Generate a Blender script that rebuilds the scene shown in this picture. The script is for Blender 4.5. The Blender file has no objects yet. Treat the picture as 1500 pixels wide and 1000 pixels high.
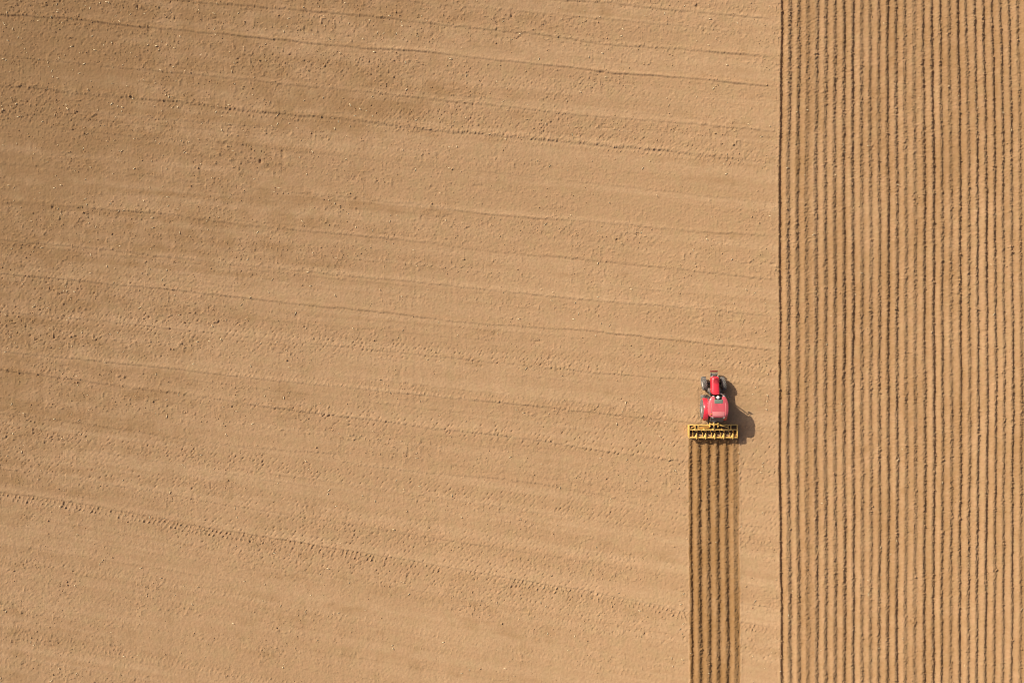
import bpy, bmesh, math, random
import numpy as np
from mathutils import Vector, Matrix

random.seed(7)
R = math.radians
S = bpy.context.scene
COL = S.collection
PPM = 17.5            # photograph pixels per metre of ground
CAM_H = 85.0


def gx(px, h=0.0):
    return (px - 750.0) / PPM * (CAM_H - h) / CAM_H


def gy(py, h=0.0):
    return (500.0 - py) / PPM * (CAM_H - h) / CAM_H


# ------------------------------------------------------------------ materials
def new_mat(name):
    m = bpy.data.materials.new(name)
    m.use_nodes = True
    nt = m.node_tree
    b = nt.nodes['Principled BSDF']
    return m, nt, b


def node(nt, typ, **kw):
    n = nt.nodes.new(typ)
    for k, v in kw.items():
        setattr(n, k, v)
    return n


def paint(name, col, dust=0.25, rough=0.35, coat=0.0, metallic=0.0, dust_col=(0.36, 0.22, 0.12), scale=3.0):
    """painted or bare surface with a film of field dust in uneven patches"""
    m, nt, b = new_mat(name)
    tc = node(nt, 'ShaderNodeTexCoord')
    n1 = node(nt, 'ShaderNodeTexNoise')
    n1.inputs['Scale'].default_value = scale
    n1.inputs['Detail'].default_value = 6
    n1.inputs['Roughness'].default_value = 0.65
    nt.links.new(tc.outputs['Object'], n1.inputs['Vector'])
    mr = node(nt, 'ShaderNodeMapRange')
    mr.inputs['From Min'].default_value = 0.35
    mr.inputs['From Max'].default_value = 0.75
    mr.inputs['To Min'].default_value = dust * 0.25
    mr.inputs['To Max'].default_value = min(1, dust * 1.6)
    nt.links.new(n1.outputs['Fac'], mr.inputs['Value'])
    mx = node(nt, 'ShaderNodeMixRGB')
    mx.inputs['Color1'].default_value = (*col, 1)
    mx.inputs['Color2'].default_value = (*dust_col, 1)
    nt.links.new(mr.outputs['Result'], mx.inputs['Fac'])
    nt.links.new(mx.outputs['Color'], b.inputs['Base Color'])
    r2 = node(nt, 'ShaderNodeMapRange')
    r2.inputs['To Min'].default_value = rough
    r2.inputs['To Max'].default_value = min(1, rough + 0.4)
    nt.links.new(mr.outputs['Result'], r2.inputs['Value'])
    nt.links.new(r2.outputs['Result'], b.inputs['Roughness'])
    b.inputs['Metallic'].default_value = metallic
    b.inputs['Coat Weight'].default_value = coat
    b.inputs['Coat Roughness'].default_value = 0.15
    return m


M = {}
M['red'] = paint('red_paint', (0.70, 0.022, 0.05), dust=0.07, rough=0.32, coat=0.4)
M['red_roof'] = paint('red_roof_paint', (0.62, 0.085, 0.115), dust=0.12, rough=0.42, coat=0.25)
M['pale_red'] = paint('pale_red_paint', (0.66, 0.20, 0.21), dust=0.2, rough=0.45, coat=0.2)  # paler red for the roof panel and ribs
M['vent_red'] = paint('dark_red_plastic', (0.40, 0.016, 0.035), dust=0.12, rough=0.5)  # darker red than the hood
M['dark_red'] = paint('dark_red_paint', (0.20, 0.012, 0.015), dust=0.15, rough=0.5)
M['black'] = paint('black_metal', (0.018, 0.018, 0.02), dust=0.12, rough=0.5)
M['grey'] = paint('grey_metal', (0.20, 0.21, 0.20), dust=0.3, rough=0.45, metallic=0.3)
M['steel'] = paint('bright_steel', (0.62, 0.60, 0.56), dust=0.2, rough=0.3, metallic=0.8)
M['rim'] = paint('silver_rim_paint', (0.42, 0.42, 0.40), dust=0.35, rough=0.5)
M['rubber'] = paint('dusty_rubber', (0.055, 0.052, 0.05), dust=0.58, rough=0.8, dust_col=(0.30, 0.26, 0.225), scale=5)
M['yellow'] = paint('yellow_paint', (0.84, 0.52, 0.13), dust=0.18, rough=0.4, dust_col=(0.42, 0.25, 0.12))
M['ochre'] = paint('worn_yellow_paint', (0.62, 0.33, 0.06), dust=0.4, rough=0.5, dust_col=(0.40, 0.24, 0.12))
M['tan'] = paint('soil_covered_steel', (0.46, 0.27, 0.13), dust=0.6, rough=0.8, dust_col=(0.40, 0.24, 0.125))
M['soilmetal_shade'] = paint('soiled_steel_shade', (0.05, 0.035, 0.025), dust=0.35, rough=0.7, dust_col=(0.16, 0.09, 0.04))  # soiled steel of the rotor; also colours the added frame shade
M['white'] = paint('white_plastic', (0.82, 0.80, 0.78), dust=0.06, rough=0.35)
M['seat'] = paint('seat_fabric', (0.03, 0.03, 0.035), dust=0.1, rough=0.9)


def glass(name, col):
    m, nt, b = new_mat(name)
    b.inputs['Base Color'].default_value = (*col, 1)
    b.inputs['Roughness'].default_value = 0.06
    b.inputs['Transmission Weight'].default_value = 0.75
    b.inputs['IOR'].default_value = 1.3
    n1 = node(nt, 'ShaderNodeTexNoise')
    n1.inputs['Scale'].default_value = 6
    mr = node(nt, 'ShaderNodeMapRange')
    mr.inputs['To Min'].default_value = 0.05
    mr.inputs['To Max'].default_value = 0.25
    nt.links.new(n1.outputs['Fac'], mr.inputs['Value'])
    nt.links.new(mr.outputs['Result'], b.inputs['Roughness'])
    return m


M['glass'] = glass('tinted_window_glass', (0.35, 0.50, 0.47))
M['roof_glass'] = paint('green_tinted_roof_glass', (0.12, 0.22, 0.18), dust=0.22, rough=0.18)
M['rear_glass'] = paint('dark_rear_glass', (0.05, 0.06, 0.085), dust=0.12, rough=0.15)
m, nt, b = new_mat('amber_lens')
b.inputs['Base Color'].default_value = (0.8, 0.3, 0.02, 1)
b.inputs['Roughness'].default_value = 0.2
M['amber'] = m
m, nt, b = new_mat('lamp_lens')
b.inputs['Base Color'].default_value = (0.5, 0.5, 0.48, 1)
b.inputs['Roughness'].default_value = 0.12
M['lens'] = m


def soil_mat():
    m, nt, b = new_mat('dry_sandy_soil')
    L = nt.links.new
    nt.nodes.remove(b)
    out = nt.nodes['Material Output']
    dif = node(nt, 'ShaderNodeBsdfDiffuse')
    dif.inputs['Roughness'].default_value = 0.7
    L(dif.outputs['BSDF'], out.inputs['Surface'])
    tc = node(nt, 'ShaderNodeTexCoord')

    def noise(scale, detail=4, rough=0.55, vec=None, dist=0.0):
        n = node(nt, 'ShaderNodeTexNoise')
        n.inputs['Scale'].default_value = scale
        n.inputs['Detail'].default_value = detail
        n.inputs['Roughness'].default_value = rough
        n.inputs['Distortion'].default_value = dist
        L(vec if vec else tc.outputs['Object'], n.inputs['Vector'])
        return n.outputs['Fac']

    def mapped(rot, sc):
        mp = node(nt, 'ShaderNodeMapping')
        mp.inputs['Rotation'].default_value = (0, 0, rot)
        mp.inputs['Scale'].default_value = sc
        L(tc.outputs['Object'], mp.inputs['Vector'])
        return mp.outputs['Vector']

    def rng(v, a, b_, lo, hi):
        mr = node(nt, 'ShaderNodeMapRange')
        mr.inputs['From Min'].default_value = a
        mr.inputs['From Max'].default_value = b_
        mr.inputs['To Min'].default_value = lo
        mr.inputs['To Max'].default_value = hi
        L(v, mr.inputs['Value'])
        return mr.outputs['Result']

    def mix(f, c1, c2, mode='MIX'):
        mx = node(nt, 'ShaderNodeMixRGB', blend_type=mode)
        for k, v in (('Fac', f), ('Color1', c1), ('Color2', c2)):
            if isinstance(v, (int, float)):
                mx.inputs[k].default_value = v
            elif isinstance(v, tuple):
                mx.inputs[k].default_value = (*v, 1)
            else:
                L(v, mx.inputs[k])
        return mx.outputs['Color']

    cr = node(nt, 'ShaderNodeAttribute', attribute_name='crust')
    big = rng(noise(0.06, 4, 0.55), 0.35, 0.65, 0, 1)
    mid = rng(noise(0.5, 4, 0.6), 0.3, 0.7, 0, 1)
    fine = rng(noise(3.6, 4, 0.85), 0.42, 0.66, 0, 1)
    stripe = rng(noise(1.0, 2, 0.5, mapped(0, (1.35, 0.02, 1))), 0.3, 0.7, 0, 1)
    c = mix(big, (0.500, 0.322, 0.178), (0.440, 0.276, 0.148))
    c = mix(rng(cr.outputs['Fac'], 0, 1, 0, 0.85), c, (0.575, 0.388, 0.226))
    c = mix(rng(mid, 0, 1, 0, 0.40), c, (0.430, 0.268, 0.145))
    c = mix(rng(stripe, 0, 1, 0, 0.28), c, (0.425, 0.275, 0.145))
    c = mix(rng(fine, 0, 1, 0, 0.55), c, (0.350, 0.212, 0.108))
    c = mix(rng(noise(11.0, 2, 0.6, mapped(1.1, (1, 1, 1))), 0.60, 0.78, 0, 0.5), c, (0.66, 0.47, 0.29))
    # tint variation: redder and more olive crumbs
    tint = rng(noise(0.9, 6, 0.75), 0.38, 0.62, 0, 1)
    c = mix(rng(tint, 0, 1, 0, 0.35), c, (0.520, 0.310, 0.180))
    tint2 = rng(noise(0.7, 6, 0.75, mapped(0.4, (1, 1, 1))), 0.48, 0.66, 0, 0.45)
    c = mix(tint2, c, (0.44, 0.310, 0.160))
    at = node(nt, 'ShaderNodeAttribute', attribute_name='moist_shade')  # moisture of turned soil plus the painted upper-left shading
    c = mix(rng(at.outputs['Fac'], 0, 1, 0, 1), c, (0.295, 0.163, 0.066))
    L(c, dif.inputs['Color'])
    bp = node(nt, 'ShaderNodeBump')
    bp.inputs['Strength'].default_value = 0.3
    bp.inputs['Distance'].default_value = 0.03
    L(noise(14.0, 4, 0.7), bp.inputs['Height'])
    L(bp.outputs['Normal'], dif.inputs['Normal'])
    return m


M['soil'] = soil_mat()
M['clod'] = M['soil']
M['straw'] = paint('dry_straw', (0.74, 0.60, 0.36), dust=0.2, rough=0.7)


# ------------------------------------------------------------------ object helpers
def tag(o, label=None, cat=None, group=None, kind=None):
    for k, v in (('label', label), ('category', cat), ('group', group), ('kind', kind)):
        if v:
            o[k] = v
    return o


def empty(name, loc=(0, 0, 0), rz=0.0, parent=None):
    o = bpy.data.objects.new(name, None)
    COL.objects.link(o)
    o.location = loc
    o.rotation_euler = (0, 0, rz)
    o.empty_display_size = 0.2
    if parent:
        o.parent = parent
    return o


class MB:
    """collects shapes into ONE mesh object"""

    def __init__(s):
        s.bm = bmesh.new()

    def box(s, c, size, rot=None, bevel=0.0, taper=None):
        t = bmesh.new()
        bmesh.ops.create_cube(t, size=1.0)
        for v in t.verts:
            if taper and v.co.z > 0:
                v.co.x *= taper[0]
                v.co.y *= taper[1]
            v.co = Vector((v.co.x * size[0], v.co.y * size[1], v.co.z * size[2]))
        if bevel > 0:
            bmesh.ops.bevel(t, geom=t.edges[:], offset=bevel, segments=2, affect='EDGES', profile=0.5)
        mt = Matrix.Translation(Vector(c)) @ (rot.to_4x4() if rot else Matrix.Identity(4))
        t.transform(mt)
        s._merge(t)
        return s

    def _merge(s, t):
        me = bpy.data.meshes.new('tmp')
        t.to_mesh(me)
        t.free()
        s.bm.from_mesh(me)
        bpy.data.meshes.remove(me)

    def bar(s, p0, p1, w, h, bevel=0.006):
        p0, p1 = Vector(p0), Vector(p1)
        d = p1 - p0
        z = Vector((0, 0, 1)) if abs(d.normalized().z) < 0.95 else Vector((0, 1, 0))
        x = d.normalized()
        y = z.cross(x).normalized()
        z = x.cross(y)
        rot = Matrix((x, y, z)).transposed()
        return s.box((p0 + p1) / 2, (d.length, w, h), rot, bevel)

    def tube(s, pts, r, n=10):
        pts = [Vector(p) for p in pts]
        rings = []
        for i, p in enumerate(pts):
            d = (pts[min(i + 1, len(pts) - 1)] - pts[max(i - 1, 0)]).normalized()
            a = d.orthogonal().normalized()
            if abs(d.z) < 0.9:
                a = Vector((0, 0, 1)).cross(d).normalized()
            b_ = d.cross(a)
            rr = r[i] if isinstance(r, (list, tuple)) else r
            rings.append([s.bm.verts.new(p + rr * (math.cos(k * 2 * math.pi / n) * a + math.sin(k * 2 * math.pi / n) * b_)) for k in range(n)])
        for i in range(len(rings) - 1):
            for k in range(n):
                s.bm.faces.new((rings[i][k], rings[i][(k + 1) % n], rings[i + 1][(k + 1) % n], rings[i + 1][k]))
        s.bm.faces.new(rings[0][::-1])
        s.bm.faces.new(rings[-1])
        return s

    def lathe(s, prof, axis='X', c=(0, 0, 0), n=36, closed=True):
        """prof: list of (along axis, radius)"""
        rings = []
        for (a, r) in prof:
            ring = []
            for k in range(n):
                t = 2 * math.pi * k / n
                if axis == 'X':
                    p = (a, r * math.cos(t), r * math.sin(t))
                else:
                    p = (r * math.cos(t), r * math.sin(t), a)
                ring.append(s.bm.verts.new(Vector(p) + Vector(c)))
            rings.append(ring)
        m_ = len(rings)
        for i in range(m_ if closed else m_ - 1):
            q = rings[(i + 1) % m_]
            for k in range(n):
                s.bm.faces.new((rings[i][k], rings[i][(k + 1) % n], q[(k + 1) % n], q[k]))
        if not closed:
            s.bm.faces.new(rings[0])
            s.bm.faces.new(rings[-1][::-1])
        return s

    def loft(s, rings, cap=True):
        vr = [[s.bm.verts.new(Vector(p)) for p in ring] for ring in rings]
        n = len(vr[0])
        for i in range(len(vr) - 1):
            for k in range(n):
                s.bm.faces.new((vr[i][k], vr[i][(k + 1) % n], vr[i + 1][(k + 1) % n], vr[i + 1][k]))
        if cap:
            s.bm.faces.new(vr[0][::-1])
            s.bm.faces.new(vr[-1])
        return s

    def build(s, name, mat, parent=None, smooth=True, loc=None):
        bmesh.ops.recalc_face_normals(s.bm, faces=s.bm.faces[:])
        me = bpy.data.meshes.new(name)
        s.bm.to_mesh(me)
        s.bm.free()
        me.materials.append(mat)
        if smooth:
            for p in me.polygons:
                p.use_smooth = True
            try:
                me.set_sharp_from_angle(angle=R(38))
            except Exception:
                pass
        o = bpy.data.objects.new(name, me)
        COL.objects.link(o)
        if parent:
            o.parent = parent
        if loc:
            o.location = loc
        return o


# ------------------------------------------------------------------ ground height field
F = np.float32
rs = np.random.RandomState(11)
STEP = 0.05
core_x = np.arange(-50.5, 50.5 + 1e-6, STEP)
core_y = np.arange(-36.0, 36.0 + 1e-6, STEP)


def with_apron(c):
    out, d, p = [], 0.12, 0.0
    while p < 1600:
        p += d
        out.append(p)
        d *= 1.35
    out = np.array(out)
    return np.concatenate([c[0] - out[::-1], c, c[-1] + out]).astype(F)


xs, ys = with_apron(core_x), with_apron(core_y)
NX, NY = len(xs), len(ys)
X = np.broadcast_to(xs[None, :], (NY, NX))
Y = np.broadcast_to(ys[:, None], (NY, NX))
PXv = (750 + PPM * xs).astype(F)
PYv = (500 - PPM * ys).astype(F)
PX = np.broadcast_to(PXv[None, :], (NY, NX))
PY = np.broadcast_to(PYv[:, None], (NY, NX))


def vnoise(x, y, sx, sy, seed):
    tab = np.random.RandomState(seed).uniform(-1, 1, (512, 512)).astype(F)
    u, v = (x / F(sx)).astype(F), (y / F(sy)).astype(F)
    ui, vi = np.floor(u), np.floor(v)
    fu, fv = u - ui, v - vi
    ui = ui.astype(np.int32) & 511
    vi = vi.astype(np.int32) & 511
    fu = fu * fu * (3 - 2 * fu)
    fv = fv * fv * (3 - 2 * fv)
    u1, v1 = (ui + 1) & 511, (vi + 1) & 511
    a = tab[vi, ui] * (1 - fu) + tab[vi, u1] * fu
    b_ = tab[v1, ui] * (1 - fu) + tab[v1, u1] * fu
    return a * (1 - fv) + b_ * fv


def sstep(a, b_, x):
    t = np.clip((x - a) / (b_ - a), 0, 1)
    return t * t * (3 - 2 * t)


def cells(u, v, cu, cv, seed, jit=0.3):
    """own-cell jittered points: returns offsets from the cell's point (in the units of u, v) and two random numbers"""
    a = np.floor(v / F(cv))
    rowoff = (a.astype(np.int32) & 1) * F(0.5 * cu)
    uu = u + rowoff
    i = np.floor(uu / F(cu))
    ii, aa = i.astype(np.int64) & 1023, a.astype(np.int64) & 1023
    rr = np.random.RandomState(seed).uniform(-1, 1, (4, 1024, 1024)).astype(F)
    du = uu - (i + F(0.5) + F(jit) * rr[0][aa, ii]) * F(cu)
    dv = v - (a + F(0.5) + F(jit) * rr[1][aa, ii]) * F(cv)
    return du, dv, rr[2][aa, ii] * 0.5 + 0.5, rr[3][aa, ii] * 0.5 + 0.5


fade = (1 - sstep(50.5, 58, np.abs(X))) * (1 - sstep(36, 43, np.abs(Y)))
fade = fade.astype(F)

# direction of the old passes over the field (they slope down to the right, more so at the bottom of the picture)
slope0 = F(0.095) + F(0.075) * sstep(430, 800, PY - F(0.11) * PX)
FV = (PY - slope0 * PX).astype(F)           # across the passes, photo pixels
FU = (PX + slope0 * PY).astype(F)           # along the passes

H = np.zeros((NY, NX), F)
H += F(0.05) * vnoise(X, Y, 9, 9, 1) + F(0.022) * vnoise(X, Y, 2.3, 2.3, 2)
# rough and smooth bands along the passes, more cloddy towards the upper left
band = vnoise(FU, FV, 420, 17, 3) * F(0.6) + vnoise(FU, FV, 160, 9, 4) * F(0.4)
patch = vnoise(X, Y, 3.4, 2.2, 5) * F(0.6) + vnoise(X, Y, 1.1, 0.9, 6) * F(0.4)
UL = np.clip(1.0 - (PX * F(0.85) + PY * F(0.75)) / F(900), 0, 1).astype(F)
rough = np.clip(F(0.46) + F(0.50) * band + F(0.50) * patch + F(0.35) * UL, 0.12, 1.4).astype(F)
n1 = vnoise(X, Y, 0.34, 0.34, 7)
n2 = vnoise(X + F(3.1), Y, 0.17, 0.17, 8)
n3 = vnoise(X, Y + F(1.7), 0.10, 0.10, 9)
H += rough * (F(0.012) * n1 + F(0.011) * n2) + F(0.012) * n3 + F(0.004) * n2
# crumbs and pits
clod = np.maximum(0, vnoise(X, Y, 0.16, 0.16, 10) - F(0.45)) * F(0.17)
pit = np.maximum(0, vnoise(X, Y, 0.18, 0.17, 12) - F(0.52)) * F(0.13)
H += rough * clod * F(0.85) - rough * pit * F(0.95)
hollow = np.maximum(0, vnoise(X, Y, 0.62, 0.5, 13) - F(0.72)) * F(0.28)
H -= hollow * rough
# faint ribs of earlier up-and-down passes
H += F(0.006) * vnoise(X, Y, 0.35, 14, 14)

# the pale, smoothed crust of the rolled streaks follows the same passes
crust = np.clip(F(0.30) + F(0.55) * vnoise(FU, FV, 620, 8, 601) + F(0.45) * vnoise(FU, FV, 300, 4.2, 602) - F(0.45) * band
                + F(0.18) * vnoise(X, Y, 0.8, 0.5, 603), 0, 1).astype(F)
# dimples left by a studded roller, in bands
dmask = np.clip(vnoise(FU, FV, 700, 24, 15) * F(1.3) - F(0.30) + F(0.7) * sstep(330, 480, FV) * (1 - sstep(760, 880, FV)), 0, 1).astype(F)
du, dv, r1, r2 = cells(FU, FV, 7.2, 5.0, 16, 0.24)
g = np.exp(-((du + 0.35 * dv) / F(1.2)) ** 2 - (dv / F(1.7)) ** 2)
H -= F(0.066) * g * dmask * (r1 > 0.35) * (F(0.3) + r2)
del du, dv, r1, r2, g

# lines and tread bands of single passes: points in photo pixels
LINES = [
    # pts, height, width(m), roughness, tread offset (px, + below), tread depth
    ([(-140, 12), (0, 21), (100, 26), (170, 35), (280, 44), (370, 53), (500, 67), (640, 76), (730, 87), (840, 98), (900, 106), (1000, 113), (1140, 127)], .060, .075, .25, 0, 0),
    ([(200, -8), (270, 0), (500, 19), (560, 25), (690, 40), (780, 48), (900, 66), (1000, 71), (1140, 83)], .045, .085, .6, 0, 0),
    ([(780, -5), (830, 0), (890, 2), (960, 12), (1000, 15), (1140, 27)], .045, .08, .6, -6, .05),
    ([(-140, 70), (0, 80), (80, 88), (170, 98), (280, 107), (370, 117), (500, 130), (600, 140), (720, 153), (850, 168), (1000, 179), (1140, 192)], .034, .085, .6, 0, 0),
    ([(-140, 110), (0, 124), (60, 128), (130, 137), (250, 146), (330, 157), (420, 165), (500, 172), (620, 187), (750, 199), (900, 212), (1000, 222), (1140, 238)], .048, .11, 1.2, 5, .045),
    ([(-140, 170), (0, 182), (100, 188), (200, 199), (300, 205), (430, 220), (500, 227), (600, 240), (760, 255), (960, 277), (1140, 297)], .020, .09, .8, -5, .02),
    ([(-140, 228), (0, 238), (120, 247), (250, 260), (380, 275), (500, 287), (640, 302), (720, 313), (900, 326), (1000, 336), (1140, 345)], .024, .10, .9, 0, 0),
    ([(-140, 282), (0, 294), (100, 302), (250, 312), (350, 328), (500, 342), (640, 356), (720, 367), (850, 378), (1000, 394), (1140, 408)], .032, .09, .8, 0, 0),
    ([(-140, 337), (0, 350), (60, 356), (170, 366), (300, 382), (430, 394), (520, 404), (620, 413), (750, 427), (870, 439), (1000, 449), (1140, 462)], .034, .09, .7, 0, 0),
    ([(-140, 386), (0, 400), (60, 405), (170, 415), (230, 420), (300, 429), (400, 440), (500, 450), (600, 461), (700, 473), (850, 482), (1000, 498), (1140, 513)], .048, .085, .4, 6, .02),
    ([(-140, 441), (0, 455), (60, 461), (140, 468), (230, 478), (370, 493), (500, 506), (620, 519), (760, 533), (870, 545), (1000, 554), (1140, 566)], .032, .08, .6, -5, .035),
    ([(-140, 500), (0, 513), (70, 520), (170, 530), (300, 544), (400, 556), (500, 565), (600, 576), (720, 587), (850, 601), (1000, 616), (1140, 632)], .044, .085, .5, -5, .045),
    ([(-140, 522), (0, 540), (40, 544), (100, 553), (190, 566), (300, 580), (400, 595), (500, 608), (560, 616), (650, 628), (780, 641), (880, 660), (1000, 674), (1140, 690)], .048, .10, .8, 0, 0),
    ([(-140, 586), (0, 604), (80, 612), (170, 625), (270, 642), (370, 655), (493, 663), (500, 675), (620, 690), (740, 700), (800, 709), (880, 723), (1000, 752), (1140, 776)], .030, .10, .9, 5, .02),
    ([(30, 642), (100, 652), (180, 666), (330, 692), (520, 720)], .022, .08, .5, 0, 0),
    ([(-140, 664), (0, 685), (60, 692), (160, 708), (250, 723), (330, 738), (420, 752), (500, 763), (600, 780), (650, 789), (730, 800), (830, 818), (1000, 846)], .028, .08, .5, 6, .02),
    ([(-140, 698), (0, 720), (60, 727), (150, 742), (230, 757), (300, 770), (400, 787), (500, 803), (600, 818), (650, 828), (750, 846), (850, 862), (1000, 892), (1140, 919)], .042, .075, .25, 7.5, .085),
    ([(-140, 905), (0, 930), (80, 945), (160, 960), (270, 980), (380, 1000), (600, 1042)], .022, .08, .6, -7, .055),
    ([(-140, 792), (0, 818), (150, 836), (300, 862), (400, 884), (500, 902), (700, 940), (1000, 1002)], .0, .08, .6, 0, .035),
    ([(-140, 816), (0, 842), (150, 862), (300, 884), (500, 925), (700, 962)], .0, .08, .6, 0, .025),
    ([(380, 690), (520, 708), (700, 735), (880, 762), (1140, 800)], .018, .08, .7, 0, 0),
    ([(1075, 880), (1140, 890)], .03, .06, .3, 0, 0),
]
_q = random.Random(5)
for k in range(44):                       # fainter scratches between the clear passes
    y0 = -60 + 24.5 * k + _q.uniform(-14, 14)
    x0 = _q.choice([-140, -140, 60, 240, 420])
    x1 = min(1140, x0 + _q.uniform(400, 1200))
    sl_ = 0.096 + 0.072 * max(0.0, min(1.0, (y0 - 430) / 330))
    LINES.append(([(x_, y0 + sl_ * x_ + 2.0 * math.sin(x_ / 210 + k)) for x_ in np.linspace(x0, x1, 8)], _q.uniform(.006, .020), .07, .5, 0, 0))
for li, (pts, A, w, rg, toff, tdep) in enumerate(LINES):
    px = np.array([p[0] for p in pts], F)
    py = np.array([p[1] for p in pts], F)
    yl = np.interp(PXv, px, py).astype(F)
    yl += F(0.9) * vnoise(PXv, PXv * 0 + li * 7.3, 30, 1, 40 + li) + F(0.5) * vnoise(PXv, PXv * 0 + li * 3.1, 9, 1, 70 + li)
    live = (sstep(px[0] - 4, px[0] + 30, PXv) * (1 - sstep(px[-1] - 30, px[-1] + 4, PXv))).astype(F)
    r0 = np.searchsorted(-PYv, -(py.max() + 32))
    r1_ = np.searchsorted(-PYv, -(py.min() - 32))
    if r1_ <= r0:
        continue
    sl = slice(max(r0, 0), r1_)
    t = (PY[sl] - yl[None, :]) * F(0.992)                   # px across, + = below the line
    u = PX[sl]
    if A > 0:
        amp = np.clip(F(0.90) + F(0.30) * vnoise(PXv, PXv * 0 + li, 60, 1, 100 + li) + F(0.5 * rg) * vnoise(PXv, PXv * 0 + li, 5, 1, 130 + li), 0.25, 1.6) * live
        wob = F(rg) * F(0.9) * vnoise(u, PY[sl], 3.2, 2.6, 160 + li)
        tt = (t + wob) / PPM
        w = max(w, .08)
        rg = max(rg, .55)
        prof = np.where(tt < 0, np.exp(-(tt / F(w * 2.0)) ** 2), np.exp(-(tt / F(w * 0.95)) ** 2))
        gutter = np.exp(-((tt - F(w * 2.0)) / F(w * 0.9)) ** 2)
        H[sl] += F(1.3 * A) * amp[None, :] * (prof * F(0.85) - F(0.35) * gutter)
        # loose crumbs beside a rough line
        H[sl] += F(0.075 * rg * min(1, A / .04)) * live[None, :] * np.exp(-(t / F(5)) ** 2) * np.maximum(0, vnoise(u, PY[sl], 2.6, 2.2, 190 + li) - F(0.25))
    if tdep > 0:
        tp = t - F(toff)
        along = u + F(0.12) * t
        mod = F(0.75) + F(0.25) * np.sin(along * F(2 * math.pi / 19.3) + F(0.9) * tp / 3)
        mod = mod * np.clip(F(0.92) + F(0.5) * vnoise(PXv, PXv * 0 + li, 45, 1, 220 + li), 0.35, 1.4)[None, :] * np.clip(F(0.9) + F(0.8) * vnoise(u, tp, 6, 3, 280 + li), 0.2, 1.5)
        bumps = 0
        for k, (ro, ph, per) in enumerate(((-3.3, 0.0, 6.4), (3.0, 2.7, 6.4))):
            jit = F(1.9) * vnoise(u, tp + k * 9, 11, 3.5, 250 + li)
            ph_ = np.mod(along + jit + F(0.28) * (tp - F(ro)) + F(ph), F(per)) - F(per / 2)
            bumps = bumps + np.exp(-(ph_ / F(0.95)) ** 2 - ((tp - F(ro)) / F(2.3)) ** 2)
        H[sl] += F(1.05 * tdep) * live[None, :] * mod * (bumps - F(0.3)) * np.exp(-(tp / F(7.5)) ** 4)

# tyre marks between the tractor's wheels and its implement
for cx in (1027.0, 1057.0):
    a = np.exp(-((PX - F(cx)) / F(4.2)) ** 6) * sstep(563, 570, PY) * (1 - sstep(640, 650, PY))
    lug = np.sin((PY + np.abs(PX - F(cx)) * F(0.8)) * F(2 * math.pi / 4.2))
    H += (a * (F(-0.045) + F(0.02) * lug)).astype(F)

# ---- potato ridges: furrow lines read off the photograph at three heights
f40 = np.array([1146.5, 1160, 1172.8, 1186, 1199.6, 1212.4, 1225.6, 1238.8, 1251.6, 1264.4, 1276.8, 1289.6, 1302.4, 1315.2, 1328, 1342, 1354.8, 1368, 1380, 1393.2, 1406.4, 1418.4, 1431.2, 1443.6, 1456.4, 1468.8, 1481.2, 1493.6])
f500 = np.array([1144, 1157.2, 1170.8, 1184.2, 1198, 1212, 1225.6, 1239.2, 1252, 1265.6, 1278.4, 1290.8, 1303.8, 1316.8, 1330, 1343.6, 1357.2, 1370.8, 1383.2, 1396.4, 1409.6, 1422.8, 1435.2, 1448.6, 1461.2, 1473.2, 1486, 1498.8])
f960 = np.array([1146.8, 1160, 1173.2, 1186.4, 1199.6, 1212.8, 1226.8, 1240, 1252.8, 1265.6, 1277.6, 1290, 1303.2, 1316, 1329.2, 1342.8, 1356.4, 1369.2, 1381.6, 1395.2, 1407.6, 1420.4, 1432.8, 1445.6, 1458.4, 1471.2, 1484, 1496.8])
extra = np.arange(1, 13) * 13.1
f40, f500, f960 = [np.concatenate([f, f[-1] + extra]) for f in (f40, f500, f960)]
NF = len(f40)
depth = np.clip(1.0 + 0.24 * rs.randn(NF), 0.55, 1.5)
depth[0] = 1.6
width = np.clip(1.0 + 0.18 * rs.randn(NF), 0.7, 1.4)

# distance from the dark foot of the furrow wall (m) -> height; the ridge to the left drops steeply, the next one rises gently
PD = np.array([-0.375, -0.31, -0.25, -0.19, -0.13, -0.07, -0.01, 0.045, 0.095, 0.155, 0.22, 0.29, 0.34, 0.375])
PH = 0.78 * np.array([0.128, 0.114, 0.086, 0.046, -0.006, -0.066, -0.124, -0.146, -0.138, -0.096, -0.028, 0.056, 0.106, 0.128])


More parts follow.
